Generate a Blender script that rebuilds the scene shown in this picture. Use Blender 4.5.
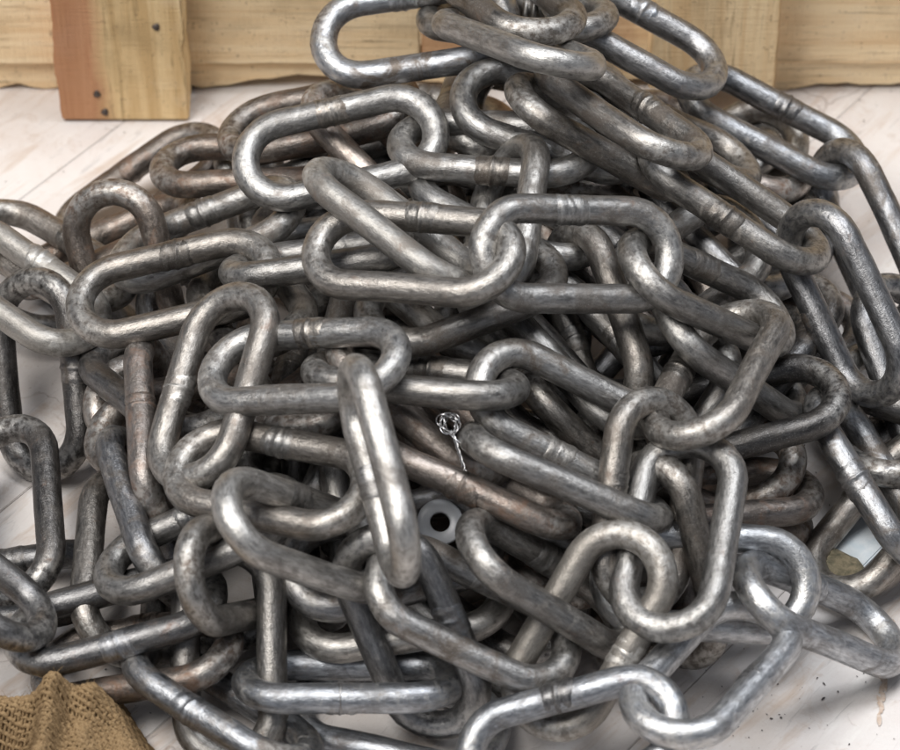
import bpy, bmesh, math, random
from mathutils import Vector, Matrix, Quaternion, noise

for o in list(bpy.data.objects):
    bpy.data.objects.remove(o)
scene = bpy.context.scene
COL = scene.collection
rnd = random.Random(11)

# ------------------------------------------------------------------ camera
WIRE = 0.0132                    # bar diameter of the chain, metres
PITCH = math.radians(45)
FOC = 3400.0                     # focal length in pixels of the 900 px wide photograph
DIST = 1.5111
TGT = Vector((0, 0, 0.045))
FWD = Vector((0, math.cos(PITCH), -math.sin(PITCH)))
UPV = Vector((0, math.sin(PITCH), math.cos(PITCH)))
CAM = TGT - FWD * DIST
cd = bpy.data.cameras.new('camera')
cd.sensor_width = 36
cd.lens = 36 * FOC / 900
cd.clip_start = 0.05
cd.clip_end = 50
cd.dof.use_dof = True
cd.dof.focus_distance = DIST - 0.03
cd.dof.aperture_fstop = 12
co = bpy.data.objects.new('camera', cd)
co.location = CAM
co.rotation_euler = (math.pi / 2 - PITCH, 0, 0)
COL.objects.link(co)
scene.camera = co

# ------------------------------------------------------------------ light
world = bpy.data.worlds.new('World')
scene.world = world
world.use_nodes = True
bg = world.node_tree.nodes['Background']
bg.inputs[0].default_value = (0.80, 0.87, 1.0, 1)
bg.inputs[1].default_value = 0.25


def area(name, loc, aim, sx, sy, power, col):
    l = bpy.data.lights.new(name, 'AREA')
    l.shape = 'RECTANGLE'
    l.size, l.size_y, l.energy, l.color = sx, sy, power, col
    o = bpy.data.objects.new(name, l)
    o.location = loc
    o.rotation_euler = (Vector(aim) - Vector(loc)).to_track_quat('-Z', 'Y').to_euler()
    COL.objects.link(o)


area('key_area_lamp', (-0.75, -0.55, 1.9), (0, 0, 0), 0.95, 0.95, 45, (1.0, 0.97, 0.93))  # soft key lamp added out of view, above front left; no actual window
area('second_area_lamp', (0.55, 0.25, 2.2), (0, 0, 0), 0.7, 1.0, 34, (0.95, 0.97, 1.0))  # second lamp added overhead for contrast on the steel, not a known fixture

scene.view_settings.view_transform = 'Standard'
scene.view_settings.look = 'None'
scene.view_settings.exposure = 0
scene.view_settings.gamma = 1


def at(px, py, z):
    """floor-plane (height z) point seen at a photograph pixel"""
    v = FWD + Vector((1, 0, 0)) * ((px - 450) / FOC) + UPV * ((375 - py) / FOC)
    return CAM + v * ((z - CAM.z) / v.z)


# ------------------------------------------------------------------ helpers
def link_obj(name, mesh, parent=None, label=None, cat=None, group=None, kind=None):
    o = bpy.data.objects.new(name, mesh)
    COL.objects.link(o)
    if parent is not None:
        o.parent = parent
    for k, v in (('label', label), ('category', cat), ('group', group), ('kind', kind)):
        if v:
            o[k] = v
    return o


def mesh_from(name, verts, faces, mat, smooth=True):
    me = bpy.data.meshes.new(name)
    me.from_pydata(verts, [], faces)
    me.materials.append(mat)
    if smooth:
        for p in me.polygons:
            p.use_smooth = True
    me.update()
    return me


def sweep(path, rad, sides, closed=False, verts=None, faces=None, caps=True):
    """tube along a list of Vectors; rad is a number or list"""
    verts = [] if verts is None else verts
    faces = [] if faces is None else faces
    n = len(path)
    base = len(verts)
    ref = None
    for i, p in enumerate(path):
        if closed:
            t = path[(i + 1) % n] - path[i - 1]
        else:
            t = path[min(i + 1, n - 1)] - path[max(i - 1, 0)]
        t.normalize()
        if ref is None:
            ref = Vector((0, 0, 1)) if abs(t.z) < 0.9 else Vector((1, 0, 0))
        a = (ref - t * ref.dot(t)).normalized()
        ref = a
        b = t.cross(a)
        r = rad[i] if isinstance(rad, (list, tuple)) else rad
        for k in range(sides):
            th = 2 * math.pi * k / sides
            verts.append(p + a * (math.cos(th) * r) + b * (math.sin(th) * r))
    for i in range(n if closed else n - 1):
        j = (i + 1) % n
        for k in range(sides):
            l = (k + 1) % sides
            faces.append((base + i * sides + k, base + i * sides + l, base + j * sides + l, base + j * sides + k))
    if caps and not closed:
        faces.append(tuple(base + k for k in reversed(range(sides))))
        faces.append(tuple(base + (n - 1) * sides + k for k in range(sides)))
    return verts, faces


# ------------------------------------------------------------------ materials
def new_mat(name):
    m = bpy.data.materials.new(name)
    m.use_nodes = True
    nt = m.node_tree
    return m, nt, nt.nodes['Principled BSDF']


def N(nt, kind, **kw):
    n = nt.nodes.new(kind)
    for k, v in kw.items():
        if k in n.inputs:
            n.inputs[k].default_value = v
        else:
            setattr(n, k, v)
    return n


def ramp(nt, src, stops):
    r = nt.nodes.new('ShaderNodeValToRGB')
    e = r.color_ramp.elements
    while len(e) < len(stops):
        e.new(0.5)
    for i, (p, c) in enumerate(stops):
        e[i].position = p
        e[i].color = (*c, 1) if len(c) == 3 else c
    nt.links.new(src, r.inputs[0])
    return r.outputs[0]


def g(v):
    return (v, v, v)


def mix(nt, fac, a, b, blend='MIX'):
    n = nt.nodes.new('ShaderNodeMix')
    n.data_type = 'RGBA'
    n.blend_type = blend
    for sock, v in ((n.inputs[0], fac), (n.inputs[6], a), (n.inputs[7], b)):
        if hasattr(v, 'is_linked'):
            nt.links.new(v, sock)
        elif isinstance(v, (int, float)):
            sock.default_value = v
        else:
            sock.default_value = (*v, 1)
    return n.outputs[2]


def math_(nt, op, a, b=None, clamp=False):
    n = nt.nodes.new('ShaderNodeMath')
    n.operation = op
    n.use_clamp = clamp
    for sock, v in ((n.inputs[0], a), (n.inputs[1], b)):
        if v is None:
            continue
        if hasattr(v, 'is_linked'):
            nt.links.new(v, sock)
        else:
            sock.default_value = v
    return n.outputs[0]


def tex_noise(nt, vec, scale, detail=4, rough=0.55, dist=0.0):
    n = N(nt, 'ShaderNodeTexNoise', Scale=scale, Detail=detail, Roughness=rough, Distortion=dist)
    nt.links.new(vec, n.inputs['Vector'])
    return n.outputs['Fac']


def coords(nt, scale=(1, 1, 1), rot=(0, 0, 0), per_object=True):
    tc = nt.nodes.new('ShaderNodeTexCoord')
    mp = nt.nodes.new('ShaderNodeMapping')
    mp.inputs['Scale'].default_value = scale
    mp.inputs['Rotation'].default_value = rot
    nt.links.new(tc.outputs['Object'], mp.inputs['Vector'])
    oi = nt.nodes.new('ShaderNodeObjectInfo')
    if per_object:
        ad = nt.nodes.new('ShaderNodeVectorMath')
        ad.operation = 'MULTIPLY_ADD'
        nt.links.new(oi.outputs['Random'], ad.inputs[0])
        ad.inputs[1].default_value = (3.1, 5.7, 2.3)
        nt.links.new(mp.outputs[0], ad.inputs[2])
        return ad.outputs[0], oi.outputs['Random']
    return mp.outputs[0], oi.outputs['Random']


def steel(name, dark, light, grime, rough0, rough1, rust=0.0, metallic=0.95):
    m, nt, b = new_mat(name)
    v, r = coords(nt)
    uv = nt.nodes.new('ShaderNodeUVMap')
    off = nt.nodes.new('ShaderNodeVectorMath')
    off.operation = 'MULTIPLY_ADD'
    nt.links.new(r, off.inputs[0])
    off.inputs[1].default_value = (3.7, 1.3, 9.1)
    nt.links.new(uv.outputs[0], off.inputs[2])
    st = nt.nodes.new('ShaderNodeMapping')
    st.inputs['Scale'].default_value = (0.32, 1, 1)
    nt.links.new(off.outputs[0], st.inputs[0])
    scuff = tex_noise(nt, st.outputs[0], 700, 4, 0.6, 0.3)       # drawn lengthwise along the bar
    scratch = tex_noise(nt, st.outputs[0], 2600, 3, 0.6)
    big = tex_noise(nt, v, 75, 5, 0.62, 0.6)
    mid = tex_noise(nt, v, 330, 5, 0.6)
    fine = tex_noise(nt, v, 1900, 3, 0.55)
    tone = mix(nt, ramp(nt, scuff, [(0.34, g(0)), (0.68, g(1))]), dark, light)
    tone = mix(nt, math_(nt, 'MULTIPLY', ramp(nt, mid, [(0.42, g(0)), (0.64, g(1))]), 0.5), tone, tuple(0.5 * (x + y) for x, y in zip(dark, light)))
    per = ramp(nt, r, [(0.0, (0.46, 0.44, 0.42)), (0.25, (1.0, 0.955, 0.91)), (0.5, g(0.80)), (0.75, (1.15, 1.17, 1.20)), (1.0, (1.6, 1.58, 1.55))])
    tone = mix(nt, 1.0, tone, per, 'MULTIPLY')
    patch = ramp(nt, big, [(0.47, g(0)), (0.62, g(1))])
    r2 = math_(nt, 'FRACT', math_(nt, 'MULTIPLY', r, 7.31))
    patch = math_(nt, 'MULTIPLY', patch, math_(nt, 'MULTIPLY_ADD', r2, 0.9))
    patch.node.inputs[1].default_value = 1.0
    grimy = mix(nt, r2, grime, (0.135, 0.113, 0.095))
    col = mix(nt, math_(nt, 'MULTIPLY', patch, 0.75), tone, grimy)
    pit = ramp(nt, fine, [(0.25, g(1)), (0.37, g(0))])
    col = mix(nt, math_(nt, 'MULTIPLY', pit, 0.35), col, (0.03, 0.026, 0.024))
    dust = math_(nt, 'MULTIPLY', ramp(nt, tex_noise(nt, v, 150, 6, 0.7, 1.0), [(0.56, g(0)), (0.70, g(1))]), math_(nt, 'FRACT', math_(nt, 'MULTIPLY', r, 3.77)))
    col = mix(nt, math_(nt, 'MULTIPLY', dust, 0.5), col, (0.36, 0.33, 0.29))
    spk = ramp(nt, fine, [(0.58, g(0)), (0.72, g(1))])
    col = mix(nt, math_(nt, 'MULTIPLY', spk, 0.30), col, (0.60, 0.59, 0.57))
    rn = tex_noise(nt, v, 85, 6, 0.7, 0.6)
    rfac = ramp(nt, rn, [(0.60 - 0.22 * rust, g(0)), (0.74 - 0.16 * rust, g(1))])
    rfac = math_(nt, 'MULTIPLY', rfac, 0.45 + 0.45 * rust)
    col = mix(nt, rfac, col, (0.165, 0.085, 0.046))
    # rubbed bright where neighbouring links bear on the inside of the bends
    tc = nt.nodes.new('ShaderNodeTexCoord')
    sx = nt.nodes.new('ShaderNodeSeparateXYZ')
    nt.links.new(tc.outputs['Object'], sx.inputs[0])
    ax = math_(nt, 'ABSOLUTE', sx.outputs['X'])
    w1 = N(nt, 'ShaderNodeMapRange')
    nt.links.new(ax, w1.inputs[0])
    w1.inputs[1].default_value, w1.inputs[2].default_value = 0.031, 0.039
    wear = math_(nt, 'MULTIPLY', w1.outputs[0], ramp(nt, mid, [(0.40, g(0)), (0.58, g(1))]))
    col = mix(nt, math_(nt, 'MULTIPLY', wear, 0.6), col, (0.50, 0.485, 0.46))
    nt.links.new(col, b.inputs['Base Color'])
    met = math_(nt, 'SUBTRACT', metallic, math_(nt, 'MULTIPLY', patch, 0.22))
    met = math_(nt, 'SUBTRACT', met, math_(nt, 'MULTIPLY', dust, 0.35))
    met = math_(nt, 'SUBTRACT', met, math_(nt, 'MULTIPLY', rfac, 0.6), True)
    nt.links.new(met, b.inputs['Metallic'])
    ro = math_(nt, 'MULTIPLY_ADD', scuff, rough1 - rough0)
    ro.node.inputs[2].default_value = rough0
    ro = math_(nt, 'ADD', ro, math_(nt, 'MULTIPLY', patch, 0.10))
    ro = math_(nt, 'ADD', ro, math_(nt, 'MULTIPLY', dust, 0.18))
    ro = math_(nt, 'ADD', ro, math_(nt, 'MULTIPLY', rfac, 0.22), True)
    nt.links.new(ro, b.inputs['Roughness'])
    h = math_(nt, 'ADD', math_(nt, 'MULTIPLY', scratch, 0.35), math_(nt, 'MULTIPLY', fine, 0.40))
    h = math_(nt, 'ADD', h, math_(nt, 'MULTIPLY', mid, 1.0))
    h = math_(nt, 'ADD', h, math_(nt, 'MULTIPLY', scuff, 0.5))
    bp = N(nt, 'ShaderNodeBump', Strength=0.5, Distance=0.0005)
    nt.links.new(h, bp.inputs['Height'])
    nt.links.new(bp.outputs[0], b.inputs['Normal'])
    return m


M_STEEL = steel('grey_steel', (0.17, 0.163, 0.154), (0.40, 0.388, 0.372), (0.085, 0.077, 0.07), 0.27, 0.52)
M_BLUE = steel('bluish_steel', (0.17, 0.175, 0.185), (0.42, 0.432, 0.45), (0.095, 0.095, 0.098), 0.24, 0.48)
M_CHALK = steel('chalky_steel', (0.22, 0.21, 0.197), (0.40, 0.385, 0.36), (0.25, 0.235, 0.21), 0.32, 0.56, 0.0, 0.8)
M_RUST = steel('rusty_steel', (0.13, 0.113, 0.10), (0.30, 0.265, 0.242), (0.08, 0.063, 0.052), 0.28, 0.50, 0.45)
M_DARK = steel('dark_steel', (0.095, 0.094, 0.096), (0.25, 0.248, 0.25), (0.055, 0.051, 0.048), 0.25, 0.48)


def wood(name, base, dark, red=None, redpos=None, along='X'):
    m, nt, b = new_mat(name)
    sc = (3, 60, 60) if along == 'X' else (60, 60, 3)
    v, r = coords(nt, sc)
    vu, _ = coords(nt)
    grain = tex_noise(nt, v, 2.2, 7, 0.62, 0.8)
    fine = tex_noise(nt, v, 9, 4, 0.6)
    blot = tex_noise(nt, vu, 26, 5, 0.6)
    saw = N(nt, 'ShaderNodeTexNoise', Scale=1.0, Detail=3)
    sv, _ = coords(nt, (900, 60, 60) if along == 'X' else (60, 60, 900))
    nt.links.new(sv, saw.inputs['Vector'])
    col = mix(nt, ramp(nt, grain, [(0.38, g(0)), (0.62, g(1))]), base, dark)
    fl = ramp(nt, tex_noise(nt, v, 7, 5, 0.7, 0.5), [(0.56, g(0)), (0.68, g(1))])
    col = mix(nt, math_(nt, 'MULTIPLY', fl, 0.8), col, tuple(c * 0.5 for c in dark))
    col = mix(nt, math_(nt, 'MULTIPLY', ramp(nt, blot, [(0.50, g(0)), (0.70, g(1))]), 0.5), col, tuple(c * 0.55 for c in dark))
    col = mix(nt, math_(nt, 'MULTIPLY', ramp(nt, blot, [(0.30, g(1)), (0.44, g(0))]), 0.35), col, (0.80, 0.66, 0.47))
    sp = tex_noise(nt, vu, 420, 3, 0.6)
    col = mix(nt, math_(nt, 'MULTIPLY', ramp(nt, sp, [(0.63, g(0)), (0.70, g(1))]), 0.45), col, (0.12, 0.07, 0.04))
    if red:
        tc = nt.nodes.new('ShaderNodeTexCoord')
        sx = nt.nodes.new('ShaderNodeSeparateXYZ')
        nt.links.new(tc.outputs['Object'], sx.inputs[0])
        wob = math_(nt, 'MULTIPLY', math_(nt, 'SUBTRACT', blot, 0.5), redpos[2])
        x = math_(nt, 'ADD', sx.outputs['X'], wob)
        a = N(nt, 'ShaderNodeMapRange')
        nt.links.new(x, a.inputs[0])
        a.inputs[1].default_value, a.inputs[2].default_value = redpos[0], redpos[1]
        a.inputs[3].default_value, a.inputs[4].default_value = redpos[3], 0.0
        col = mix(nt, a.outputs[0], col, mix(nt, grain, red, tuple(c * 0.72 for c in red)))
    nt.links.new(col, b.inputs['Base Color'])
    b.inputs['Roughness'].default_value = 0.75
    b.inputs['Specular IOR Level'].default_value = 0.25
    h = math_(nt, 'ADD', math_(nt, 'MULTIPLY', fine, 0.8), math_(nt, 'MULTIPLY', saw.outputs['Fac'], 0.7))
    bp = N(nt, 'ShaderNodeBump', Strength=0.5, Distance=0.001)
    nt.links.new(h, bp.inputs['Height'])
    nt.links.new(bp.outputs[0], b.inputs['Normal'])
    return m


M_BOARD = wood('pale_pine', (0.86, 0.69, 0.45), (0.76, 0.56, 0.33))
M_BOARD2 = wood('pale_pine_with_heartwood', (0.85, 0.67, 0.43), (0.74, 0.53, 0.31), (0.50, 0.25, 0.12), (-0.15, -0.11, 0.12, 0.75))
M_SLAT = wood('pine_slat_with_red_edge', (0.78, 0.58, 0.32), (0.60, 0.41, 0.20), (0.50, 0.22, 0.115), (-0.0150, -0.004, 0.022, 0.82), 'Z')
M_SLAT2 = wood('pine_slat', (0.84, 0.65, 0.40), (0.70, 0.49, 0.27), None, None, 'Z')


def paint_floor(name, tint, streak_rot):
    m, nt, b = new_mat(name)
    tc = nt.nodes.new('ShaderNodeTexCoord')
    geo = nt.nodes.new('ShaderNodeNewGeometry')
    mp = nt.nodes.new('ShaderNodeMapping')
    nt.links.new(geo.outputs['Position'], mp.inputs[0])
    oi = nt.nodes.new('ShaderNodeObjectInfo')
    ad = nt.nodes.new('ShaderNodeVectorMath')
    ad.operation = 'MULTIPLY_ADD'
    nt.links.new(oi.outputs['Random'], ad.inputs[0])
    ad.inputs[1].default_value = (4, 7, 0)
    nt.links.new(mp.outputs[0], ad.inputs[2])
    v = ad.outputs[0]
    st = nt.nodes.new('ShaderNodeMapping')
    st.vector_type = 'TEXTURE'
    st.inputs['Rotation'].default_value = (0, 0, streak_rot)
    st.inputs['Scale'].default_value = (7, 1, 1)
    nt.links.new(v, st.inputs[0])
    s = st.outputs[0]
    blot = tex_noise(nt, v, 22, 6, 0.62, 0.3)
    sblot = tex_noise(nt, s, 70, 6, 0.65, 0.4)
    fine = tex_noise(nt, v, 420, 4, 0.6)
    brush = tex_noise(nt, s, 420, 3, 0.6)
    col = mix(nt, ramp(nt, blot, [(0.36, g(0)), (0.66, g(1))]), tint, tuple(c * k for c, k in zip(tint, (0.93, 0.89, 0.87))))
    worn = ramp(nt, sblot, [(0.54, g(0)), (0.70, g(1))])
    col = mix(nt, math_(nt, 'MULTIPLY', worn, 0.75), col, (0.44, 0.33, 0.25))
    wh = ramp(nt, sblot, [(0.26, g(1)), (0.42, g(0))])
    col = mix(nt, math_(nt, 'MULTIPLY', wh, 0.6), col, (0.70, 0.68, 0.65))
    stain = ramp(nt, tex_noise(nt, v, 38, 7, 0.72, 1.2), [(0.55, g(0)), (0.66, g(1))])
    col = mix(nt, math_(nt, 'MULTIPLY', stain, 0.38), col, (0.40, 0.30, 0.23))
    grey = ramp(nt, tex_noise(nt, s, 180, 5, 0.7, 0.8), [(0.60, g(0)), (0.68, g(1))])
    col = mix(nt, math_(nt, 'MULTIPLY', grey, 0.45), col, (0.30, 0.285, 0.28))
    dirt = math_(nt, 'MULTIPLY', ramp(nt, fine, [(0.64, g(0)), (0.73, g(1))]), ramp(nt, blot, [(0.45, g(0)), (0.6, g(1))]))
    col = mix(nt, math_(nt, 'MULTIPLY', dirt, 0.7), col, (0.25, 0.19, 0.15))
    vor = N(nt, 'ShaderNodeTexVoronoi', Scale=14.0)
    vor.feature = 'DISTANCE_TO_EDGE'
    wv = nt.nodes.new('ShaderNodeVectorMath')
    wv.operation = 'ADD'
    nn = N(nt, 'ShaderNodeTexNoise', Scale=30.0, Detail=3.0)
    nt.links.new(v, nn.inputs['Vector'])
    sc = nt.nodes.new('ShaderNodeVectorMath')
    sc.operation = 'SCALE'
    sc.inputs['Scale'].default_value = 0.05
    nt.links.new(nn.outputs['Color'], sc.inputs[0])
    nt.links.new(s, wv.inputs[0])
    nt.links.new(sc.outputs[0], wv.inputs[1])
    nt.links.new(wv.outputs[0], vor.inputs['Vector'])
    crack = ramp(nt, vor.outputs['Distance'], [(0.0, g(1)), (0.012, g(0))])
    crack = math_(nt, 'MULTIPLY', crack, ramp(nt, blot, [(0.5, g(0)), (0.62, g(1))]))
    col = mix(nt, math_(nt, 'MULTIPLY', crack, 0.45), col, (0.28, 0.22, 0.18))
    nt.links.new(col, b.inputs['Base Color'])
    b.inputs['Roughness'].default_value = 0.55
    h = math_(nt, 'ADD', math_(nt, 'MULTIPLY', brush, 0.7), math_(nt, 'MULTIPLY', fine, 0.5))
    h = math_(nt, 'SUBTRACT', h, math_(nt, 'MULTIPLY', crack, 1.5))
    h = math_(nt, 'SUBTRACT', h, math_(nt, 'MULTIPLY', worn, 0.5))
    bp = N(nt, 'ShaderNodeBump', Strength=0.5, Distance=0.0008)
    nt.links.new(h, bp.inputs['Height'])
    nt.links.new(bp.outputs[0], b.inputs['Normal'])
    return m


PLANK_ANG = math.radians(51)
M_FLOOR = paint_floor('whitewashed_plank', (0.62, 0.59, 0.57), PLANK_ANG)


def simple(name, c1, c2, scale, rough, metallic=0.0, bump=0.3):
    m, nt, b = new_mat(name)
    v, _ = coords(nt)
    n = tex_noise(nt, v, scale, 6, 0.65, 0.3)
    nt.links.new(mix(nt, ramp(nt, n, [(0.38, g(0)), (0.64, g(1))]), c1, c2), b.inputs['Base Color'])
    b.inputs['Roughness'].default_value = rough
    b.inputs['Metallic'].default_value = metallic
    bp = N(nt, 'ShaderNodeBump', Strength=bump, Distance=0.0006)
    nt.links.new(n, bp.inputs['Height'])
    nt.links.new(bp.outputs[0], b.inputs['Normal'])
    return m


M_BATTEN = simple('flaking_blue_grey_paint', (0.40, 0.45, 0.48), (0.52, 0.54, 0.55), 120, 0.6)
M_FLAKE = simple('bare_dark_wood', (0.05, 0.045, 0.045), (0.10, 0.085, 0.08), 300, 0.8)
M_CHIP = simple('mossy_bark', (0.24, 0.20, 0.13), (0.09, 0.085, 0.055), 260, 0.85, 0, 0.8)
M_IRON = simple('nail_iron', (0.06, 0.05, 0.045), (0.16, 0.13, 0.11), 700, 0.55, 0.7)
M_WIRE = simple('thin_bright_wire', (0.55, 0.55, 0.56), (0.7, 0.7, 0.71), 600, 0.28, 1.0, 0.1)
M_RUSTMARK = simple('rust_stain', (0.44, 0.33, 0.25), (0.56, 0.48, 0.42), 500, 0.8)
M_BASE = simple('underfloor', (0.10, 0.08, 0.07), (0.14, 0.11, 0.09), 40, 0.9)

mw, ntw, bw = new_mat('milky_plastic')
bw.inputs['Base Color'].default_value = (0.72, 0.74, 0.77, 1)
bw.inputs['Roughness'].default_value = 0.3
bw.inputs['Transmission Weight'].default_value = 0.25
M_PLASTIC = mw

mj, ntj, bj = new_mat('jute_yarn')
vj, rj = coords(ntj)
n1 = tex_noise(ntj, vj, 90, 4, 0.6)
n2 = tex_noise(ntj, vj, 1800, 4, 0.65)
cj = mix(ntj, ramp(ntj, n1, [(0.35, g(0)), (0.65, g(1))]), (0.25, 0.165, 0.085), (0.165, 0.105, 0.052))
cj = mix(ntj, ramp(ntj, n2, [(0.42, g(0)), (0.68, g(1))]), cj, (0.38, 0.265, 0.145))
ntj.links.new(cj, bj.inputs['Base Color'])
bj.inputs['Roughness'].default_value = 0.9
bj.inputs['Specular IOR Level'].default_value = 0.15
bpj = N(ntj, 'ShaderNodeBump', Strength=0.9, Distance=0.0006)
ntj.links.new(n2, bpj.inputs['Height'])
ntj.links.new(bpj.outputs[0], bj.inputs['Normal'])
M_JUTE = mj

# ------------------------------------------------------------------ floor: whitewashed planks running diagonally
PD = Vector((math.cos(PLANK_ANG), math.sin(PLANK_ANG), 0))
PN = Vector((-math.sin(PLANK_ANG), math.cos(PLANK_ANG), 0))


def slab(name, c0, c1, l0, l1, z0, z1, mat, parent, bev=0.0015):
    """a plank in floor coordinates: across c0..c1, along l0..l1"""
    bm = bmesh.new()
    vs = []
    for z in (z0, z1):
        for c, l in ((c0, l0), (c1, l0), (c1, l1), (c0, l1)):
            vs.append(bm.verts.new(PN * c + PD * l + Vector((0, 0, z))))
    for q in ((3, 2, 1, 0), (4, 5, 6, 7), (0, 1, 5, 4), (1, 2, 6, 5), (2, 3, 7, 6), (3, 0, 4, 7)):
        bm.faces.new([vs[i] for i in q])
    bmesh.ops.recalc_face_normals(bm, faces=bm.faces)
    bmesh.ops.bevel(bm, geom=bm.edges[:], offset=bev, segments=2, affect='EDGES')
    me = bpy.data.meshes.new(name)
    bm.to_mesh(me)
    bm.free()
    me.materials.append(mat)
    return link_obj(name, me, parent)


fv = [(-2, -2, -0.03), (2, -2, -0.03), (2, 2, -0.03), (-2, 2, -0.03)]
floor = link_obj('floor', mesh_from('floor', fv, [(0, 1, 2, 3)], M_BASE, False), kind='structure')
edges = [-0.1685 - 0.138 * k for k in range(9, 0, -1)] + [-0.1685, -0.008, 0.130, 0.268] + [0.268 + 0.138 * k for k in range(1, 9)]
for a, b_ in zip(edges[:-1], edges[1:]):
    slab('plank', a + 0.00015, b_ - 0.00015, -1.6, 1.6, -0.022, rnd.uniform(-0.0003, 0.0), M_FLOOR, floor, 0.0004)
l0 = at(800, 578, 0).dot(PD)
lath = slab('painted_lath', -0.1885, -0.1695, l0, l0 + 0.21, 0.0004, 0.0026, M_BATTEN, None, 0.0007)
lath['label'] = 'narrow lath with flaking blue-grey paint lying on the floor at the right'
lath['category'] = 'lath'

# ------------------------------------------------------------------ crate behind the chain
FY = at(120, 122, 0).y           # front face of the upright slats
crate = link_obj('wooden_crate', None, None, 'rough pine crate with an orange-edged upright slat behind the chain', 'crate')
crate.location = (0, FY + 0.2, 0)


def board(name, x0, x1, y0, y1, z0, z1, mat, wav=0.0, seed=0, nx=40):
    """a sawn board, origin at its centre; wav = waviness of its lower edge (or of its sides when upright)"""
    cx, cy, cz = (x0 + x1) / 2, (y0 + y1) / 2, (z0 + z1) / 2
    upright = (z1 - z0) > (x1 - x0)
    vs, fs = [], []
    nx = max(2, nx)
    for i in range(nx + 1):
        t = i / nx
        for j in range(4):
            hi = j in (2, 3)
            yy = (y0, y1, y1, y0)[j]
            if upright:
                zz = z0 + (z1 - z0) * t
                n_ = noise.noise(Vector((seed * 3.1 + (7 if hi else 0), zz * 55, yy * 9))) * wav
                n_ += noise.noise(Vector((seed * 3.1 + (7 if hi else 0), zz * 260, yy * 9))) * wav * 0.4
                vs.append((((x1 if hi else x0) + n_ - cx), yy - cy, zz - cz))
            else:
                xx = x0 + (x1 - x0) * t
                n_ = noise.noise(Vector((xx * 26 + seed * 5.3, 0.5, yy * 6))) * wav
                n_ += noise.noise(Vector((xx * 130 + seed * 5.3, 1.5, yy * 6))) * wav * 0.35
                zz = z1 if hi else z0 + n_ + wav * 0.5
                vs.append((xx - cx, yy - cy, zz - cz))
    for i in range(nx):
        for j in range(4):
            k = (j + 1) % 4
            fs.append((i * 4 + j, i * 4 + k, i * 4 + 4 + k, i * 4 + 4 + j))
    fs.append((3, 2, 1, 0))
    e = nx * 4
    fs.append((e, e + 1, e + 2, e + 3))
    me = mesh_from(name, vs, fs, mat, False)
    bm = bmesh.new()
    bm.from_mesh(me)
    bmesh.ops.recalc_face_normals(bm, faces=bm.faces)
    sharp = [ed for ed in bm.edges if len(ed.link_faces) == 2 and ed.calc_face_angle(0) > 0.6]
    bmesh.ops.bevel(bm, geom=sharp, offset=0.0009, segments=2, affect='EDGES')
    bm.to_mesh(me)
    bm.free()
    o = link_obj(name, me, crate)
    o.location = (cx, cy - crate.location.y, cz)
    return o


BY = FY + 0.021
WL, WR = -0.36, 0.42
board('board', WL, WR, BY + 0.004, BY + 0.02, 0.0005, 0.0185, M_BOARD, 0.009, 1, 110)
board('board', WL, -0.015, BY, BY + 0.018, 0.019, 0.118, M_BOARD, 0.0012, 2, 60)
board('board', -0.0142, WR, BY + 0.0006, BY + 0.018, 0.019, 0.118, M_BOARD2, 0.0012, 3, 60)
board('board', WL, WR, BY, BY + 0.018, 0.121, 0.22, M_BOARD, 0.0012, 4, 80)
sl = board('slat', -0.1945, -0.1302, FY, FY + 0.0205, 0.001, 0.235, M_SLAT, 0.0014, 5, 80)
sl['label'] = 'upright slat with an orange-red left edge'
board('slat', 0.0985, 0.1610, FY + 0.001, FY + 0.0205, 0.020, 0.235, M_SLAT2, 0.001, 6, 80)
for sx in (WL, WR - 0.018):
    for z0 in (0.0195, 0.121):
        board('board', sx, sx + 0.018, BY + 0.0185, BY + 0.40, z0, z0 + 0.098, M_BOARD, 0.001, 8, 2)
board('board', WL, WR, BY + 0.402, BY + 0.42, 0.019, 0.118, M_BOARD, 0.001, 9, 10)
board('board', WL, WR, BY + 0.402, BY + 0.42, 0.121, 0.22, M_BOARD, 0.001, 10, 10)
board('board', WL + 0.0185, WR - 0.0185, BY + 0.0185, BY + 0.4015, 0.004, 0.018, M_BOARD, 0.0, 11, 4)


def on_wall(px, py, y):
    v = FWD + Vector((1, 0, 0)) * ((px - 450) / FOC) + UPV * ((375 - py) / FOC)
    return CAM + v * ((y - CAM.y) / v.y)


for px, py in ((97, 94), (156, 27), (105, 112)):
    p = on_wall(px, py, FY)
    vs, fs = [], []
    R0 = 0.0019
    rings = [(R0 * 1.0, 0.0004), (R0 * 0.95, -0.0005), (R0 * 0.6, -0.0011), (0.0001, -0.0013)]
    for rr, yy in rings:
        for k in range(14):
            a = 2 * math.pi * k / 14
            w = 1 + 0.12 * math.sin(3 * a + px)
            vs.append((rr * w * math.cos(a), yy, rr * w * math.sin(a) * 1.15))
    for i in range(3):
        for k in range(14):
            fs.append((i * 14 + k, i * 14 + (k + 1) % 14, i * 14 + 14 + (k + 1) % 14, i * 14 + 14 + k))
    o = link_obj('nail', mesh_from('nail', vs, fs, M_IRON), crate)
    o.location = p - crate.location

# ------------------------------------------------------------------ the chain
PITCH_L = 0.0852                 # centreline length and width of a link
WID = 0.0374
RB = WID / 2
HS = (PITCH_L - WID) / 2
RW = WIRE / 2


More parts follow.
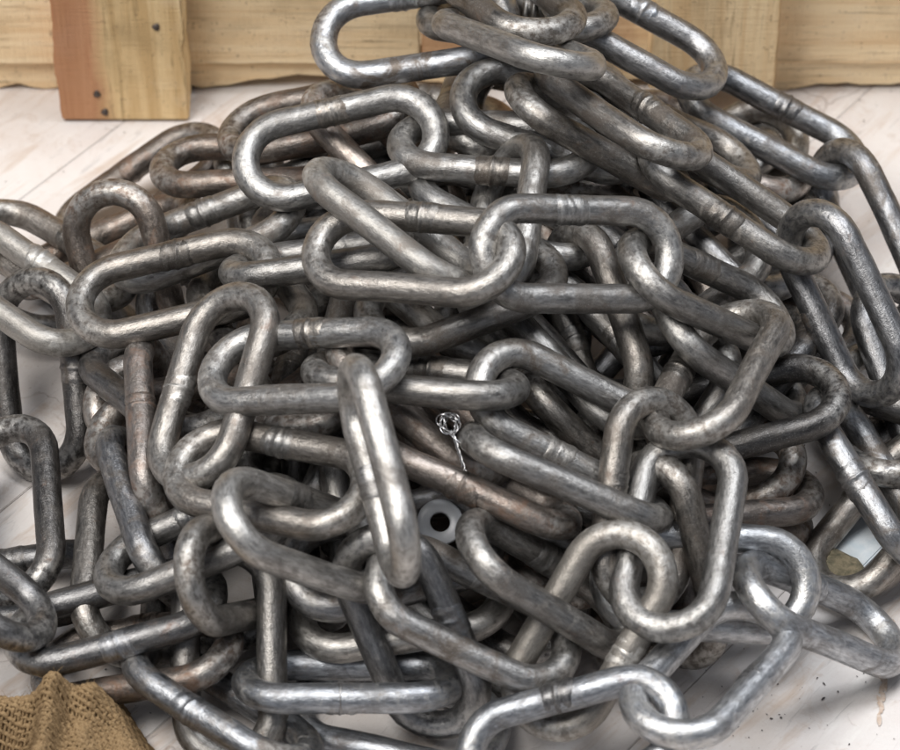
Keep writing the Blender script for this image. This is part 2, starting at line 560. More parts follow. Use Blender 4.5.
def oval(n_leg, n_arc):
    pts = []
    for i in range(n_leg):
        pts.append(Vector((-HS + 2 * HS * i / n_leg, RB, 0)))
    for i in range(n_arc):
        a = math.pi / 2 - math.pi * i / n_arc
        pts.append(Vector((HS + RB * math.cos(a), RB * math.sin(a), 0)))
    for i in range(n_leg):
        pts.append(Vector((HS - 2 * HS * i / n_leg, -RB, 0)))
    for i in range(n_arc):
        a = -math.pi / 2 - math.pi * i / n_arc
        pts.append(Vector((-HS + RB * math.cos(a), RB * math.sin(a), 0)))
    return pts


def link_mesh(seed, mat):
    path = oval(12, 20)
    # slightly irregular bend: no forged link is a perfect oval
    q = []
    for p in path:
        k = noise.noise(Vector((p.x * 30 + seed * 9, p.y * 30, 3.3)))
        k2 = noise.noise(Vector((p.x * 22 + seed * 5, p.y * 22, 8.1)))
        q.append(Vector((p.x * (1 + 0.012 * math.sin(seed * 1.9)), p.y * (1 + 0.03 * k + 0.02 * math.sin(seed * 2.7)), 0.0010 * k2)))
    rad = []
    for p in path:
        wear = 0.985 if abs(p.x) > HS + RB * 0.55 else 1.0
        rad.append(RW * wear * (0.965 + 0.018 * noise.noise(Vector((p.x * 60, p.y * 60 + seed * 4, 1)))))
    v, f = sweep(q, rad, 20, True)
    per = 4 * HS + 2 * math.pi * RB
    n_ring = len(path)
    out = []
    for p in v:
        n_ = noise.noise(p * 160 + Vector((seed * 13, 0, 0))) * 0.00022 + noise.noise(p * 420 + Vector((seed * 3, 5, 0))) * 0.00010
        c = Vector((max(-HS, min(HS, p.x)), 0, 0))
        out.append(p + (p - c).normalized() * n_)
    me = mesh_from('chain_link', out, f, mat)
    uvl = me.uv_layers.new(name='bar')
    for p in me.polygons:
        i0, k0 = divmod(p.index, 20)
        for li, (di, dk) in zip(p.loop_indices, ((0, 0), (0, 1), (1, 1), (1, 0))):
            uvl.data[li].uv = (per * (i0 + di) / n_ring, math.pi * WIRE * (k0 + dk) / 20)
    return me


def weld_mesh(seed, mat):
    """collar of upset weld metal round one leg"""
    k1, k2, k3 = (0.2 + 0.8 * abs(math.sin(seed * q)) for q in (1.7, 2.9, 4.3))
    prof = [(-0.56, 0.94), (-0.47, 0.98), (-0.40, 1.0 + 0.03 * k1), (-0.33, 1.0 + 0.055 * k1), (-0.20, 1.005), (-0.10, 1.0 + 0.012 * k2), (-0.045, 1.0 + 0.075 * k2), (0.0, 1.0 + 0.095 * k2), (0.045, 1.0 + 0.03 * k2), (0.16, 1.0), (0.32, 1.0 + 0.045 * k3), (0.40, 1.0 + 0.022 * k3), (0.48, 0.98), (0.56, 0.94)]
    vs, fs = [], []
    S = 26
    for x, rr in prof:
        for k in range(S):
            a = 2 * math.pi * k / S
            n_ = noise.noise(Vector((math.cos(a) * 1.7 + seed * 7, math.sin(a) * 1.7, x * 4)))
            xo = x + 0.06 * math.sin(a + seed) + 0.05 * n_
            r2 = RW * 0.975 * (rr + (0.045 * n_ if 0.97 < rr else 0))
            vs.append((xo * WIRE, r2 * math.cos(a), r2 * math.sin(a)))
    for i in range(len(prof) - 1):
        for k in range(S):
            fs.append((i * S + k, i * S + (k + 1) % S, i * S + S + (k + 1) % S, i * S + S + k))
    me = mesh_from('weld', vs, fs, mat)
    uvl = me.uv_layers.new(name='bar')
    for p in me.polygons:
        i0, k0 = divmod(p.index, S)
        for li, (di, dk) in zip(p.loop_indices, ((0, 0), (0, 1), (1, 1), (1, 0))):
            # the collar was pressed round the bar, so its marks run crosswise
            uvl.data[li].uv = (math.pi * WIRE * (k0 + dk) / S + 0.3, prof[i0 + di][0] * WIRE)
    return me


MATS = {'s': M_STEEL, 'b': M_BLUE, 'c': M_CHALK, 'r': M_RUST, 'd': M_DARK}
LINKS = {k: [link_mesh(s + i * 10, m) for s in range(6)] for i, (k, m) in enumerate(MATS.items())}
WELDS = {k: [weld_mesh(s + 5 * i, m) for s in range(7)] for i, (k, m) in enumerate(MATS.items())}

# pose of each link: height-resolved position (m) and quaternion, finish, weld side
POSES = [
    (-0.0161, 0.1477, 0.1210, -0.188, 0.979, 0.031, 0.078, 'b', -1),
    (-0.0487, 0.0753, 0.1129, -0.184, 0.976, 0.100, 0.052, 's', -1),
    (0.0199, 0.0738, 0.1145, 0.067, 0.994, -0.086, 0.023, 's', 1),
    (0.0660, 0.0758, 0.1190, 0.169, 0.945, -0.020, -0.279, 's', -1),
    (0.1254, 0.0457, 0.1065, 0.128, 0.949, -0.181, -0.224, 's', 1),
    (0.0300, 0.0904, 0.1603, 0.294, 0.834, -0.466, 0.039, 's', -1),
    (0.0760, 0.0698, 0.1391, 0.231, 0.872, -0.424, -0.077, 's', -1),
    (0.0241, 0.1269, 0.1586, 0.145, 0.846, -0.512, 0.039, 's', -1),
    (0.0306, 0.1484, 0.1279, 0.173, 0.963, -0.191, 0.085, 's', -1),
    (0.0841, 0.1473, 0.1199, 0.022, 0.968, -0.153, -0.199, 'b', -1),
    (0.1514, 0.1415, 0.0685, 0.058, 0.970, -0.168, -0.164, 'b', -1),
    (0.1945, 0.0959, 0.0408, 0.612, -0.562, 0.536, -0.149, 'd', 1),
    (0.1242, 0.1347, 0.0624, 0.085, 0.976, -0.151, -0.131, 'r', -1),
    (0.1728, 0.0076, 0.0817, -0.599, 0.592, -0.536, 0.069, 'd', 1),
    (0.2182, 0.0002, 0.0328, 0.058, 0.982, -0.175, -0.036, 's', -1),
    (0.1839, -0.0571, 0.0378, 0.220, 0.829, -0.401, -0.321, 'b', 1),
    (0.1910, -0.0614, 0.0213, 0.067, 0.903, 0.366, 0.217, 's', -1),
    (0.0825, -0.1028, 0.0734, -0.658, 0.007, -0.412, 0.631, 's', -1),
    (0.0567, -0.1581, 0.0554, 0.420, 0.271, 0.220, -0.838, 'c', 1),
    (0.0942, -0.1252, 0.0773, 0.621, 0.150, 0.032, -0.769, 's', -1),
    (0.1125, -0.0517, 0.0976, -0.544, -0.095, 0.196, 0.811, 's', -1),
    (0.1105, -0.0120, 0.1069, 0.044, 0.941, 0.095, -0.321, 's', -1),
    (0.1308, 0.0960, 0.0404, 0.165, 0.915, 0.365, 0.045, 's', -1),
    (0.1223, -0.0208, 0.0768, 0.062, 0.915, 0.087, -0.388, 's', -1),
    (0.1251, -0.0414, 0.0638, 0.018, 0.993, 0.099, 0.069, 'd', -1),
    (0.0933, -0.0355, 0.0477, 0.061, 0.878, 0.301, 0.366, 's', -1),
    (0.1164, -0.0636, 0.0345, 0.140, 0.975, 0.157, -0.071, 'r', -1),
    (0.1167, -0.0537, 0.0271, 0.143, 0.956, 0.053, -0.250, 'r', -1),
    (0.1070, -0.1242, 0.0468, -0.319, 0.946, 0.003, -0.065, 'b', -1),
    (0.1559, -0.1298, 0.0327, 0.069, 0.935, 0.123, -0.325, 'b', -1),
    (0.1063, -0.1750, 0.0509, 0.052, 0.881, 0.469, -0.035, 'b', 1),
    (0.0491, -0.2027, 0.0393, -0.230, 0.959, 0.076, 0.147, 'b', -1),
    (0.0926, -0.1121, 0.0471, -0.503, -0.599, -0.045, 0.621, 's', -1),
    (0.0537, -0.0209, 0.1380, -0.309, 0.934, 0.081, -0.160, 's', -1),
    (-0.0156, -0.0247, 0.1420, -0.099, 0.980, -0.135, 0.108, 's', -1),
    (-0.0227, -0.0031, 0.1367, 0.258, 0.898, -0.301, -0.191, 'c', -1),
    (-0.0297, 0.0996, 0.0849, 0.115, 0.908, -0.337, -0.222, 'r', -1),
    (-0.0527, 0.0150, 0.1025, 0.271, 0.957, -0.033, 0.095, 's', -1),
    (-0.0460, 0.0794, 0.0723, 0.140, 0.965, -0.145, 0.166, 's', -1),
    (-0.1097, 0.0595, 0.0751, 0.073, 0.979, 0.039, 0.188, 's', -1),
    (-0.1595, 0.0913, 0.0388, 0.195, 0.956, 0.162, 0.149, 'r', -1),
    (-0.1206, 0.0099, 0.0892, -0.057, 0.992, 0.073, 0.086, 's', -1),
    (-0.1945, 0.0369, 0.0655, -0.032, -0.946, 0.305, 0.102, 'c', -1),
    (-0.1861, 0.0784, 0.0444, 0.126, 0.936, -0.326, -0.049, 's', -1),
    (-0.2105, 0.0923, 0.0136, 0.179, 0.912, -0.362, -0.071, 'b', -1),
    (-0.1838, 0.0094, 0.0356, 0.615, 0.416, 0.085, -0.664, 'd', 1),
    (-0.1905, -0.0678, 0.0290, 0.719, 0.224, -0.089, -0.652, 'd', -1),
    (-0.1266, -0.0473, 0.0553, -0.637, 0.374, -0.447, 0.505, 'r', -1),
    (-0.1175, -0.0430, 0.0607, -0.045, 0.958, -0.123, 0.255, 'r', -1),
    (-0.1407, -0.0927, 0.0204, -0.667, 0.222, -0.299, 0.645, 's', 1),
    (-0.1045, -0.1140, 0.0624, 0.104, 0.973, 0.070, 0.194, 's', -1),
    (-0.1398, -0.1359, 0.0382, 0.071, 0.989, 0.086, 0.101, 'b', 1),
    (-0.2040, -0.1296, 0.0618, 0.175, 0.929, -0.180, -0.273, 'b', -1),
    (-0.0869, -0.1237, 0.0542, -0.259, 0.461, -0.272, 0.804, 's', -1),
    (0.0095, -0.1529, 0.0592, -0.082, 0.969, -0.123, -0.200, 's', -1),
    (-0.0741, -0.1056, 0.0901, -0.057, 0.969, -0.212, 0.116, 's', -1),
    (-0.0587, -0.1358, 0.0884, -0.028, 0.924, 0.125, -0.359, 's', -1),
    (-0.0997, -0.0585, 0.0966, 0.536, 0.294, -0.063, -0.789, 's', -1),
    (-0.0611, -0.0650, 0.1152, -0.026, 0.972, -0.144, 0.186, 's', -1),
    (-0.0283, -0.1369, 0.1284, 0.454, 0.645, -0.287, -0.543, 's', -1),
    (-0.0146, -0.0636, 0.1060, 0.268, 0.957, -0.107, -0.000, 's', -1),
    (0.0511, -0.0724, 0.0909, -0.151, 0.958, -0.124, -0.212, 's', 1),
    (0.0623, -0.0506, 0.0546, 0.233, 0.891, -0.050, -0.387, 's', -1),
    (0.0481, -0.1002, 0.0852, 0.303, 0.930, -0.033, -0.207, 's', 1),
    (0.0510, -0.0888, 0.0434, 0.180, 0.969, -0.108, -0.132, 's', -1),
    (0.0407, -0.1376, 0.0604, 0.100, 0.932, 0.019, -0.347, 's', -1),
    (-0.0415, -0.1636, 0.0293, 0.246, 0.969, -0.008, 0.007, 'b', 1),
    (-0.0158, -0.1544, 0.0499, -0.652, -0.515, -0.196, 0.521, 'b', 1),
    (-0.0219, -0.1645, 0.0066, 0.010, 0.987, -0.156, 0.026, 'b', -1),
    (-0.0939, -0.1732, 0.0248, 0.268, 0.910, -0.296, -0.114, 'b', 1),
    (-0.0917, -0.1519, 0.0336, -0.657, -0.274, -0.158, 0.684, 's', -1),
    (-0.0202, -0.1266, 0.0340, 0.034, 0.996, 0.042, 0.065, 's', -1),
    (-0.0556, -0.0850, 0.0424, -0.181, -0.640, -0.512, -0.544, 's', -1),
    (-0.1479, 0.1443, 0.0251, 0.282, 0.165, -0.059, -0.943, 'r', -1),
    (-0.0921, 0.1165, 0.0669, 0.117, 0.989, -0.060, 0.065, 'r', -1),
    (-0.1464, 0.0518, 0.0518, 0.630, 0.459, 0.191, -0.596, 'r', -1),
    (-0.0606, 0.1268, 0.0857, 0.067, 0.988, -0.016, 0.138, 'r', -1),
    (0.0468, 0.0916, 0.1149, -0.067, 0.984, -0.143, -0.088, 's', -1),
    (0.0234, 0.0270, 0.1085, 0.551, 0.355, -0.277, -0.703, 's', -1),
    (0.1003, 0.0993, 0.0980, 0.112, 0.952, 0.088, -0.270, 's', -1),
    (0.0248, 0.0465, 0.0995, 0.142, 0.939, -0.307, -0.056, 's', -1),
    (0.0632, -0.0083, 0.0850, 0.601, 0.532, -0.185, -0.567, 's', -1),
    (0.0591, -0.0234, 0.0831, 0.028, 0.903, -0.396, -0.164, 's', -1),
    (-0.0049, 0.0062, 0.0775, 0.295, 0.841, -0.444, -0.094, 's', -1),
    (0.0049, -0.0176, 0.1118, 0.004, 0.969, 0.246, -0.002, 's', -1),
    (-0.0122, -0.0613, 0.0893, 0.152, 0.927, -0.245, -0.241, 'r', -1),
    (0.0107, -0.0954, 0.0768, 0.298, 0.929, -0.163, -0.147, 'r', 1),
    (-0.0667, -0.0598, 0.0483, 0.532, 0.262, -0.198, -0.780, 's', -1),
    (-0.0601, -0.0128, 0.0719, 0.602, 0.268, -0.352, -0.664, 's', -1),
    (-0.1288, -0.0822, 0.0409, 0.379, 0.712, -0.502, -0.313, 'd', -1),
    (0.2098, 0.0155, 0.0300, 0.021, 0.802, -0.509, -0.313, 'd', -1),
    (0.2091, -0.0146, 0.0200, 0.160, 0.885, 0.428, -0.088, 'd', -1),
    (-0.1314, -0.1446, 0.0212, 0.063, 0.981, -0.070, 0.170, 'r', -1),
    (-0.1915, -0.0998, 0.0133, 0.064, 0.994, 0.022, 0.083, 'd', -1),
    (-0.0072, -0.0164, 0.0599, -0.893, -0.062, -0.133, 0.424, 'r', 1),
    (0.0781, 0.0334, 0.0539, 0.732, 0.147, -0.090, 0.659, 'd', -1),
    (-0.0064, 0.0230, 0.0463, -0.376, 0.082, 0.226, -0.895, 's', -1),
    (0.1216, 0.0389, 0.0269, -0.978, -0.165, -0.124, -0.021, 'd', 1),
    (0.0372, 0.1177, 0.0739, 0.468, -0.230, -0.013, -0.853, 'r', -1),
    (0.0427, 0.0982, 0.0686, -0.042, -0.263, -0.275, 0.924, 'd', -1),
    (-0.1257, 0.0618, 0.0226, 0.872, 0.215, -0.096, -0.429, 's', 1),
    (-0.0425, 0.0970, 0.0556, -0.617, 0.188, 0.006, -0.764, 'd', 1),
    (-0.0442, 0.1505, 0.0448, 0.969, 0.215, -0.121, 0.021, 'r', 1),
    (-0.0333, -0.0155, 0.0367, -0.364, -0.100, -0.181, -0.908, 'd', -1),
    (0.1228, 0.0142, 0.0340, -0.790, -0.175, 0.052, -0.585, 's', 1),
    (0.0526, 0.0199, 0.0423, -0.886, -0.155, 0.063, -0.432, 'd', 1),
    (-0.1192, -0.0072, 0.0203, 0.324, 0.006, 0.237, 0.916, 'r', -1),
    (-0.0822, 0.1293, 0.0265, -0.640, -0.201, -0.041, -0.740, 'd', -1),
    (0.1173, 0.1416, 0.0316, 0.928, -0.168, -0.150, 0.297, 's', 1),
    (0.0213, 0.0547, 0.0609, 0.528, -0.000, 0.043, 0.848, 'd', -1),
    (-0.0080, -0.0814, 0.0317, 0.927, -0.360, -0.020, 0.108, 'r', 1),
    (-0.0559, 0.1762, 0.0305, -0.946, -0.272, 0.101, -0.147, 'd', 1),
    (-0.0369, 0.0569, 0.0399, -0.800, 0.259, 0.037, 0.539, 's', 1),
    (0.1237, 0.0730, 0.0704, -0.402, -0.149, -0.038, -0.903, 'd', -1),
    (0.0362, -0.0785, 0.0258, 0.519, 0.006, 0.088, 0.850, 'r', -1),
    (-0.1145, 0.0268, 0.0350, -0.638, -0.066, 0.086, -0.762, 'd', -1),
    (-0.0155, 0.1591, 0.0625, -0.125, -0.031, -0.156, -0.979, 's', -1),
    (-0.1260, -0.0161, 0.0564, -0.888, 0.064, 0.091, 0.447, 'd', 1),
    (0.0804, 0.0450, 0.0722, -0.917, -0.177, -0.138, 0.330, 'r', 1),
    (0.0178, -0.1047, 0.0160, 0.424, -0.011, 0.094, 0.901, 'd', -1),
    (0.0792, 0.1280, 0.0691, 0.748, -0.223, 0.320, -0.537, 's', 1),
    (-0.0980, -0.0871, 0.0153, 0.746, 0.015, -0.035, -0.665, 'd', 1),
    (0.1455, 0.0557, 0.0259, -0.159, 0.022, 0.046, -0.986, 'r', -1),
    (0.0296, -0.0223, 0.0726, -0.457, -0.073, 0.021, -0.886, 'd', -1),
    (-0.0878, 0.0124, 0.0775, 0.802, 0.012, -0.206, -0.560, 's', 1),
    (-0.0322, -0.0270, 0.0236, 0.511, -0.184, -0.020, -0.840, 'd', -1),
    (-0.0461, -0.0310, 0.0710, -0.459, -0.009, 0.194, 0.867, 'r', -1),
    (0.0912, 0.1383, 0.0573, -0.391, -0.121, -0.184, -0.893, 'd', -1),
    (0.1265, 0.1507, 0.0351, -0.234, -0.077, -0.154, 0.957, 's', -1),
    (0.1588, 0.1258, 0.0228, -0.759, 0.059, -0.095, -0.641, 'd', 1),
    (0.0843, -0.1001, 0.0175, 0.646, 0.094, -0.136, -0.745, 'r', -1),
    (-0.0525, 0.1141, 0.0496, -0.157, -0.081, -0.136, 0.975, 'd', -1),
    (0.0189, 0.1284, 0.0889, -0.744, 0.051, -0.167, -0.645, 's', 1),
    (-0.0246, -0.1163, 0.0567, 0.976, 0.173, -0.040, 0.126, 'd', 1),
    (-0.0741, 0.0444, 0.0319, 0.645, -0.245, 0.155, -0.707, 'r', 1),
    (0.0686, 0.0325, 0.0733, -0.907, -0.047, -0.036, 0.417, 'd', 1),
    (0.0084, -0.1124, 0.0172, -0.917, -0.104, -0.085, 0.377, 's', 1),
    (-0.0683, 0.1565, 0.0449, -0.304, 0.034, -0.150, 0.940, 'd', -1),
    (0.1125, -0.0341, 0.0255, 0.951, 0.069, -0.182, -0.242, 'r', 1),
    (0.1292, -0.0065, 0.0484, -0.459, -0.118, 0.151, 0.867, 'd', -1),
    (-0.0460, -0.0622, 0.0503, -0.991, -0.046, 0.028, 0.125, 's', 1),
    (0.1426, 0.0250, 0.0384, -0.864, 0.051, 0.071, -0.496, 'd', 1),
    (-0.1157, -0.0215, 0.0356, -0.959, -0.198, -0.027, 0.202, 'r', 1),
    (0.0292, 0.1150, 0.0852, 0.596, -0.172, -0.323, 0.715, 'd', 1),
    (0.1043, 0.0257, 0.0853, 0.368, -0.128, 0.214, -0.896, 's', -1),
]
chain = link_obj('steel_chain', None, None, 'long heavy grey steel chain heaped in a pile on the white floor', 'chain')
for i, (x, y, z, qw, qx, qy, qz, fin, side) in enumerate(POSES):
    o = link_obj('chain_link', LINKS[fin][i % 6], chain)
    o.rotation_mode = 'QUATERNION'
    o.location = (x, y, z)
    o.rotation_quaternion = (qw, qx, qy, qz)
    if fin == 'r':
        o['label'] = 'brown rusted link'
    elif fin == 'c':
        o['label'] = 'link with a dull chalky surface'
    w = link_obj('weld', WELDS[fin][(i * 3) % 7], o)
    w.location = (((i * 37) % 11 - 5) * 0.0006, side * RB, 0)
    w.rotation_euler = (i * 1.7, 0, 0)

# ------------------------------------------------------------------ burlap sack corner in the foreground
def sack_height(x, y):
    """height of the rumpled sack above the floor, metres"""
    # distance inside the outline, measured from the edge that faces the chain
    edge = min((-0.139 + 0.62 * (-0.158 - y)) - x, (-0.1565 + 0.08 * (x + 0.165)) - y)
    edge += 0.003 * noise.noise(Vector((x * 60, y * 60, 7.7)))
    if edge <= -0.004:
        return -0.004
    t = max(0.0, min(1.0, (edge + 0.004) / 0.022))
    body = 0.021 * math.sin(t * math.pi / 2) ** 0.8
    # a fold running towards the viewer and a hollow on its left
    fx = x + 0.162 - 0.12 * (y + 0.16)
    fold = 0.015 * math.exp(-(fx / 0.0055) ** 2) * t + 0.004 * math.exp(-((fx - 0.015) / 0.005) ** 2) * t
    holl = 0.027 * math.exp(-((x + 0.196) / 0.022) ** 2 - ((y + 0.193) / 0.012) ** 2)
    lip = 0.011 * math.exp(-((y + 0.170) / 0.007) ** 2) * t
    rum = (0.005 * noise.noise(Vector((x * 40, y * 55, 2.2))) + 0.002 * noise.noise(Vector((x * 130, y * 130, 4.2)))) * t
    return body + fold + lip + rum - holl


sack = link_obj('burlap_sack', None, None, 'crumpled corner of a brown burlap sack at the front left', 'sack')
sack.location = (-0.19, -0.19, 0)
SL = Vector((0.19, 0.19, 0))
X0, X1, Y0, Y1 = -0.31, -0.105, -0.31, -0.138
NX, NY = 90, 76
vs, fs = [], []
for j in range(NY + 1):
    for i in range(NX + 1):
        x = X0 + (X1 - X0) * i / NX
        y = Y0 + (Y1 - Y0) * j / NY
        vs.append(Vector((x, y, sack_height(x, y) - 0.0012)) + SL)
for j in range(NY):
    for i in range(NX):
        q = (j * (NX + 1) + i, j * (NX + 1) + i + 1, (j + 1) * (NX + 1) + i + 1, (j + 1) * (NX + 1) + i)
        if max(vs[k].z for k in q) > -0.004:
            fs.append(q)
link_obj('cloth', mesh_from('cloth', vs, fs, M_JUTE), sack)
vs, fs = [], []
SP = 0.0017
ANG = math.radians(-24)
ca, sa = math.cos(ANG), math.sin(ANG)
for fam in (0, 1):
    for k in range(-88, 89):
        run = []
        for m in range(-280, 281):
            u, w = (m * SP / 2.2, k * SP) if fam == 0 else (k * SP, m * SP / 2.2)
            x = -0.185 + ca * u - sa * w + 0.0015 * noise.noise(Vector((u * 70, w * 70, fam))) + 0.0008 * noise.noise(Vector((u * 30 + k * 1.7, fam, 3)))
            y = -0.195 + sa * u + ca * w + 0.0015 * noise.noise(Vector((u * 70, w * 70, fam + 5))) + 0.0008 * noise.noise(Vector((u * 30 + k * 2.3, fam, 8)))
            ok = X0 < x < X1 and Y0 < y < Y1 and sack_height(x, y) > -0.003
            if ok:
                ph = math.pi * (m / 2.2)
                zz = sack_height(x, y) + 0.00055 * math.cos(ph + math.pi * (k % 2) + (math.pi if fam else 0))
                run.append(Vector((x, y, zz)) + SL)
            if (not ok or m == 280) and len(run) > 3:
                rad = [(0.00098 if fam == 0 else 0.00074) * (1 + 0.2 * math.sin(k * 2.7 + fam)) * (1 + 0.35 * noise.noise(p * 210 + Vector((k, fam * 9, 0)))) for p in run]
                sweep(run, rad, 6, False, vs, fs)
                run = []
            elif not ok:
                run = []
link_obj('woven_yarn', mesh_from('woven_yarn', vs, fs, M_JUTE), sack, kind='stuff')
vs, fs = [], []
for k in range(900):
    x = rnd.uniform(-0.24, -0.118)
    y = rnd.uniform(-0.215, -0.152)
    h = sack_height(x, y)
    if h < 0.0:
        continue
    p = Vector((x, y, h)) + SL
    dv = Vector((rnd.uniform(-1, 1), rnd.uniform(-1, 1), rnd.uniform(0.3, 1.2))).normalized()
    bend = Vector((rnd.uniform(-1, 1), rnd.uniform(-1, 1), rnd.uniform(-1, 0.4))) * 0.5
    ln = rnd.uniform(0.002, 0.007)
    sweep([p + dv * ln * t + bend * ln * t * t for t in (0, 0.35, 0.7, 1.0)], 0.00007, 3, False, vs, fs)
link_obj('loose_fibre', mesh_from('loose_fibre', vs, fs, M_JUTE), sack, kind='stuff')

# ------------------------------------------------------------------ small things caught in the chain
def surface_point(px, py):
    """where the sight line of a pixel first meets the chain, so small things rest on it"""
    dg = bpy.context.evaluated_depsgraph_get()
    v = (FWD + Vector((1, 0, 0)) * ((px - 450) / FOC) + UPV * ((375 - py) / FOC)).normalized()
    hit, loc, nor, _i, ob, _m = scene.ray_cast(dg, CAM, v)
    return loc, nor


bpy.context.view_layer.update()
W_AT = min((surface_point(449 + 9 * math.cos(k), 440 + 14 * math.sin(k)) for k in range(12)), key=lambda h: (h[0] - CAM).length)
W_AT = (CAM + (at(449, 433, 0) - CAM).normalized() * (W_AT[0] - CAM).length, W_AT[1])
P_AT = sorted((surface_point(440 + 17 * math.cos(k), 522 + 17 * math.sin(k)) for k in range(1, 12)), key=lambda h: (h[0] - CAM).length)[3]
P_AT = (CAM + (at(440, 522, 0) - CAM).normalized() * (P_AT[0] - CAM).length, P_AT[1])
H_AT = surface_point(524, 9)

# a twist of thin bright wire
loc, nor = W_AT
tw = link_obj('wire_twist', None, None, 'small tangled twist of thin bright wire caught in the middle of the chain', 'wire')
tw.location = loc
up = Vector((0, 0.707, 0.707))
rt = Vector((1, 0, 0))
nv = -FWD
vs, fs = [], []
pts = []
for i in range(90):
    a = i * 0.33
    rr = 0.0036 + 0.0011 * math.sin(i * 0.61)
    pts.append(rt * (rr * math.cos(a) + 0.0012 * math.sin(i * 0.17)) + up * (rr * math.sin(a) * 0.95 + 0.004) + nv * (0.0022 + 0.0013 * math.sin(i * 0.83)))
sweep(pts, 0.0003, 6, False, vs, fs)
link_obj('coil', mesh_from('coil', vs, fs, M_WIRE), tw)
for s in (0, 1, 2):
    vs, fs = [], []
    pts = []
    for i in range(40):
        t = i / 39
        a = t * 14 + s * 2.1
        sp = 0.0005 + 0.0016 * max(0, t - 0.7) * s
        pts.append(rt * (0.0012 + 0.006 * t + sp * math.cos(a)) + up * (0.001 - 0.0185 * t) + nv * (0.0016 + sp * math.sin(a)))
    sweep(pts, 0.00028, 6, False, vs, fs)
    link_obj('wire_strand', mesh_from('wire_strand', vs, fs, M_WIRE), tw)
vs, fs = [], []
sweep([rt * -0.001 + up * 0.0005 + nv * 0.003, rt * 0.004 + up * -0.0035 + nv * 0.0038, rt * 0.0075 + up * -0.0065 + nv * 0.0034], 0.00025, 6, False, vs, fs)
link_obj('wire_strand', mesh_from('wire_strand', vs, fs, M_WIRE), tw)

# a milky plastic washer lying on the links
loc, nor = P_AT
vs, fs = [], []
prof = [(0.0042, -0.0012), (0.0042, 0.0010), (0.0047, 0.0015), (0.0092, 0.0015), (0.0097, 0.0010), (0.0097, -0.0012), (0.0092, -0.0015), (0.0047, -0.0015)]
SEG = 48
for k in range(SEG):
    a = 2 * math.pi * k / SEG
    for rr, z in prof:
        vs.append((rr * math.cos(a), rr * math.sin(a), z))
for k in range(SEG):
    for j in range(8):
        fs.append((k * 8 + j, k * 8 + (j + 1) % 8, ((k + 1) % SEG) * 8 + (j + 1) % 8, ((k + 1) % SEG) * 8 + j))
wsh = link_obj('washer', mesh_from('washer', vs, fs, M_PLASTIC), None, 'pale milky plastic washer lying among the links below the twist of wire', 'washer')
wsh.location = loc - FWD * 0.003
wsh.rotation_euler = (-FWD + Vector((0.1, 0.1, 0.25))).to_track_quat('Z', 'Y').to_euler()

# a little wire hook wound round a link at the top
loc, nor = H_AT
vs, fs = [], []
pts = []
for i in range(46):
    t = i / 45
    a = -0.6 + t * 8.2
    rr = 0.0085 if t > 0.35 else 0.0040 + 0.0045 * (t / 0.35)
    ctr = up * (-0.004 + 0.004 * min(1, t / 0.35)) + rt * (0.0055 * t)
    pts.append(ctr + up * (rr * math.sin(a)) + nv * (rr * math.cos(a) * 0.9))
sweep(pts, 0.0012, 10, False, vs, fs)
hk = link_obj('wire_hook', mesh_from('wire_hook', vs, fs, M_STEEL), None, 'short curled hook of grey wire at the very top of the heap', 'hook')
hk.location = loc + FWD * 0.004

# ------------------------------------------------------------------ litter on the floor
p = at(832, 571, 0.0)
bm = bmesh.new()
ol = []
for k in range(26):
    a = 2 * math.pi * k / 26
    rr = 1 + 0.16 * noise.noise(Vector((math.cos(a) * 2.1, math.sin(a) * 2.1, 4)))
    ol.append((0.0165 * rr * math.cos(a), 0.0085 * rr * math.sin(a)))
rings = []
for sc, z in ((1.0, 0.0), (1.02, 0.003), (0.92, 0.0056), (0.6, 0.0074), (0.25, 0.0078)):
    rings.append([bm.verts.new((x * sc, y * sc, z + 0.0012 * noise.noise(Vector((x * 220, y * 220, z * 90))))) for x, y in ol])
for a, b_ in zip(rings[:-1], rings[1:]):
    for k in range(26):
        bm.faces.new((a[k], a[(k + 1) % 26], b_[(k + 1) % 26], b_[k]))
bm.faces.new(rings[-1])
bm.faces.new(list(reversed(rings[0])))
me = bpy.data.meshes.new('bark_chip')
bm.to_mesh(me)
bm.free()
me.materials.append(M_CHIP)
for q in me.polygons:
    q.use_smooth = True
ch = link_obj('bark_chip', me, None, 'flat mossy chip of bark on the floor at the right edge of the chain', 'bark')
ch.location = (p.x, p.y, 0.0003)
ch.rotation_euler = (0, 0, math.radians(-28))

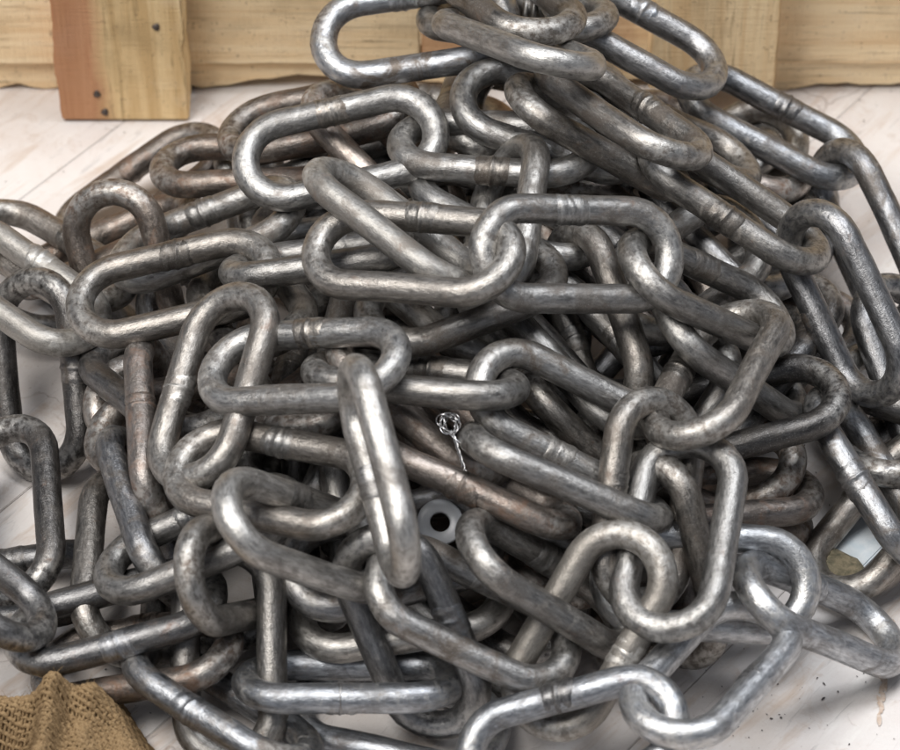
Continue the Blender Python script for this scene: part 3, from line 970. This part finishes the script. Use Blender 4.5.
# flakes of bare wood on the blue-grey strip, specks and a rust streak on the white planks
def flake(verts, faces, c, rx, ry, ang, z, seed):
    b0 = len(verts)
    n = 11
    for k in range(n):
        a = 2 * math.pi * k / n
        rr = 1 + 0.45 * noise.noise(Vector((math.cos(a) * 1.6 + seed * 3.7, math.sin(a) * 1.6, seed)))
        x, y = rx * rr * math.cos(a), ry * rr * math.sin(a)
        verts.append(Vector((c.x + x * math.cos(ang) - y * math.sin(ang), c.y + x * math.sin(ang) + y * math.cos(ang), z)))
    faces.append(tuple(range(b0, b0 + n)))


vs, fs = [], []
for i, (px, py, rx, ry) in enumerate(((857, 500, .0045, .0015), (866, 506, .003, .0012), (852, 510, .004, .0010), (845, 517, .0018, .001), (838, 541, .0050, .0022), (832, 549, .0035, .0018), (848, 533, .0028, .0011), (826, 556, .0026, .0012), (880, 494, .003, .001))):
    flake(vs, fs, at(px, py, 0), rx, ry, PLANK_ANG + 0.3 * math.sin(i * 2.3), 0.0029, i)
link_obj('paint_loss', mesh_from('paint_loss', vs, fs, M_FLAKE, False), lath, kind='stuff')
vs, fs = [], []
for i, (px, py, rx, ry) in enumerate(((771, 719, .0013, .0009), (781, 718, .0012, .0009), (738, 727, .0009, .0007), (823, 699, .0022, .0009), (824, 684, .0018, .0006), (838, 692, .0006, .0012))):
    flake(vs, fs, at(px, py, 0), rx * 0.55, ry * 0.55, i * 1.3, 0.0004, i + 20)
for i in range(170):
    px, py = rnd.choice([(rnd.uniform(700, 900), rnd.uniform(640, 750)), (rnd.uniform(0, 260), rnd.uniform(90, 220)), (rnd.uniform(770, 900), rnd.uniform(90, 230)), (rnd.uniform(30, 200), rnd.uniform(640, 750)), (rnd.uniform(780, 900), rnd.uniform(440, 560))])
    r0 = rnd.uniform(0.00008, 0.00032)
    flake(vs, fs, at(px, py, 0), r0 * rnd.uniform(1, 2.5), r0, rnd.uniform(0, 6), 0.0004, i + 40)
link_obj('dirt_speck', mesh_from('dirt_speck', vs, fs, M_FLAKE, False), floor, kind='stuff')
vs, fs = [], []
for i in range(26):
    if i % 5 == 3:
        continue
    t = i / 25
    px, py = 893 - 15 * t + 1.5 * math.sin(i * 2.1), 625 + 95 * t
    flake(vs, fs, at(px, py, 0), 0.0022 * (1 - 0.55 * t) * (0.5 + 0.5 * abs(math.sin(i * 1.7))), 0.0032, 0.3 * math.sin(i), 0.0003 + 0.00001 * i, i + 200)
link_obj('rust_stain', mesh_from('rust_stain', vs, fs, M_RUSTMARK, False), floor, kind='stuff')
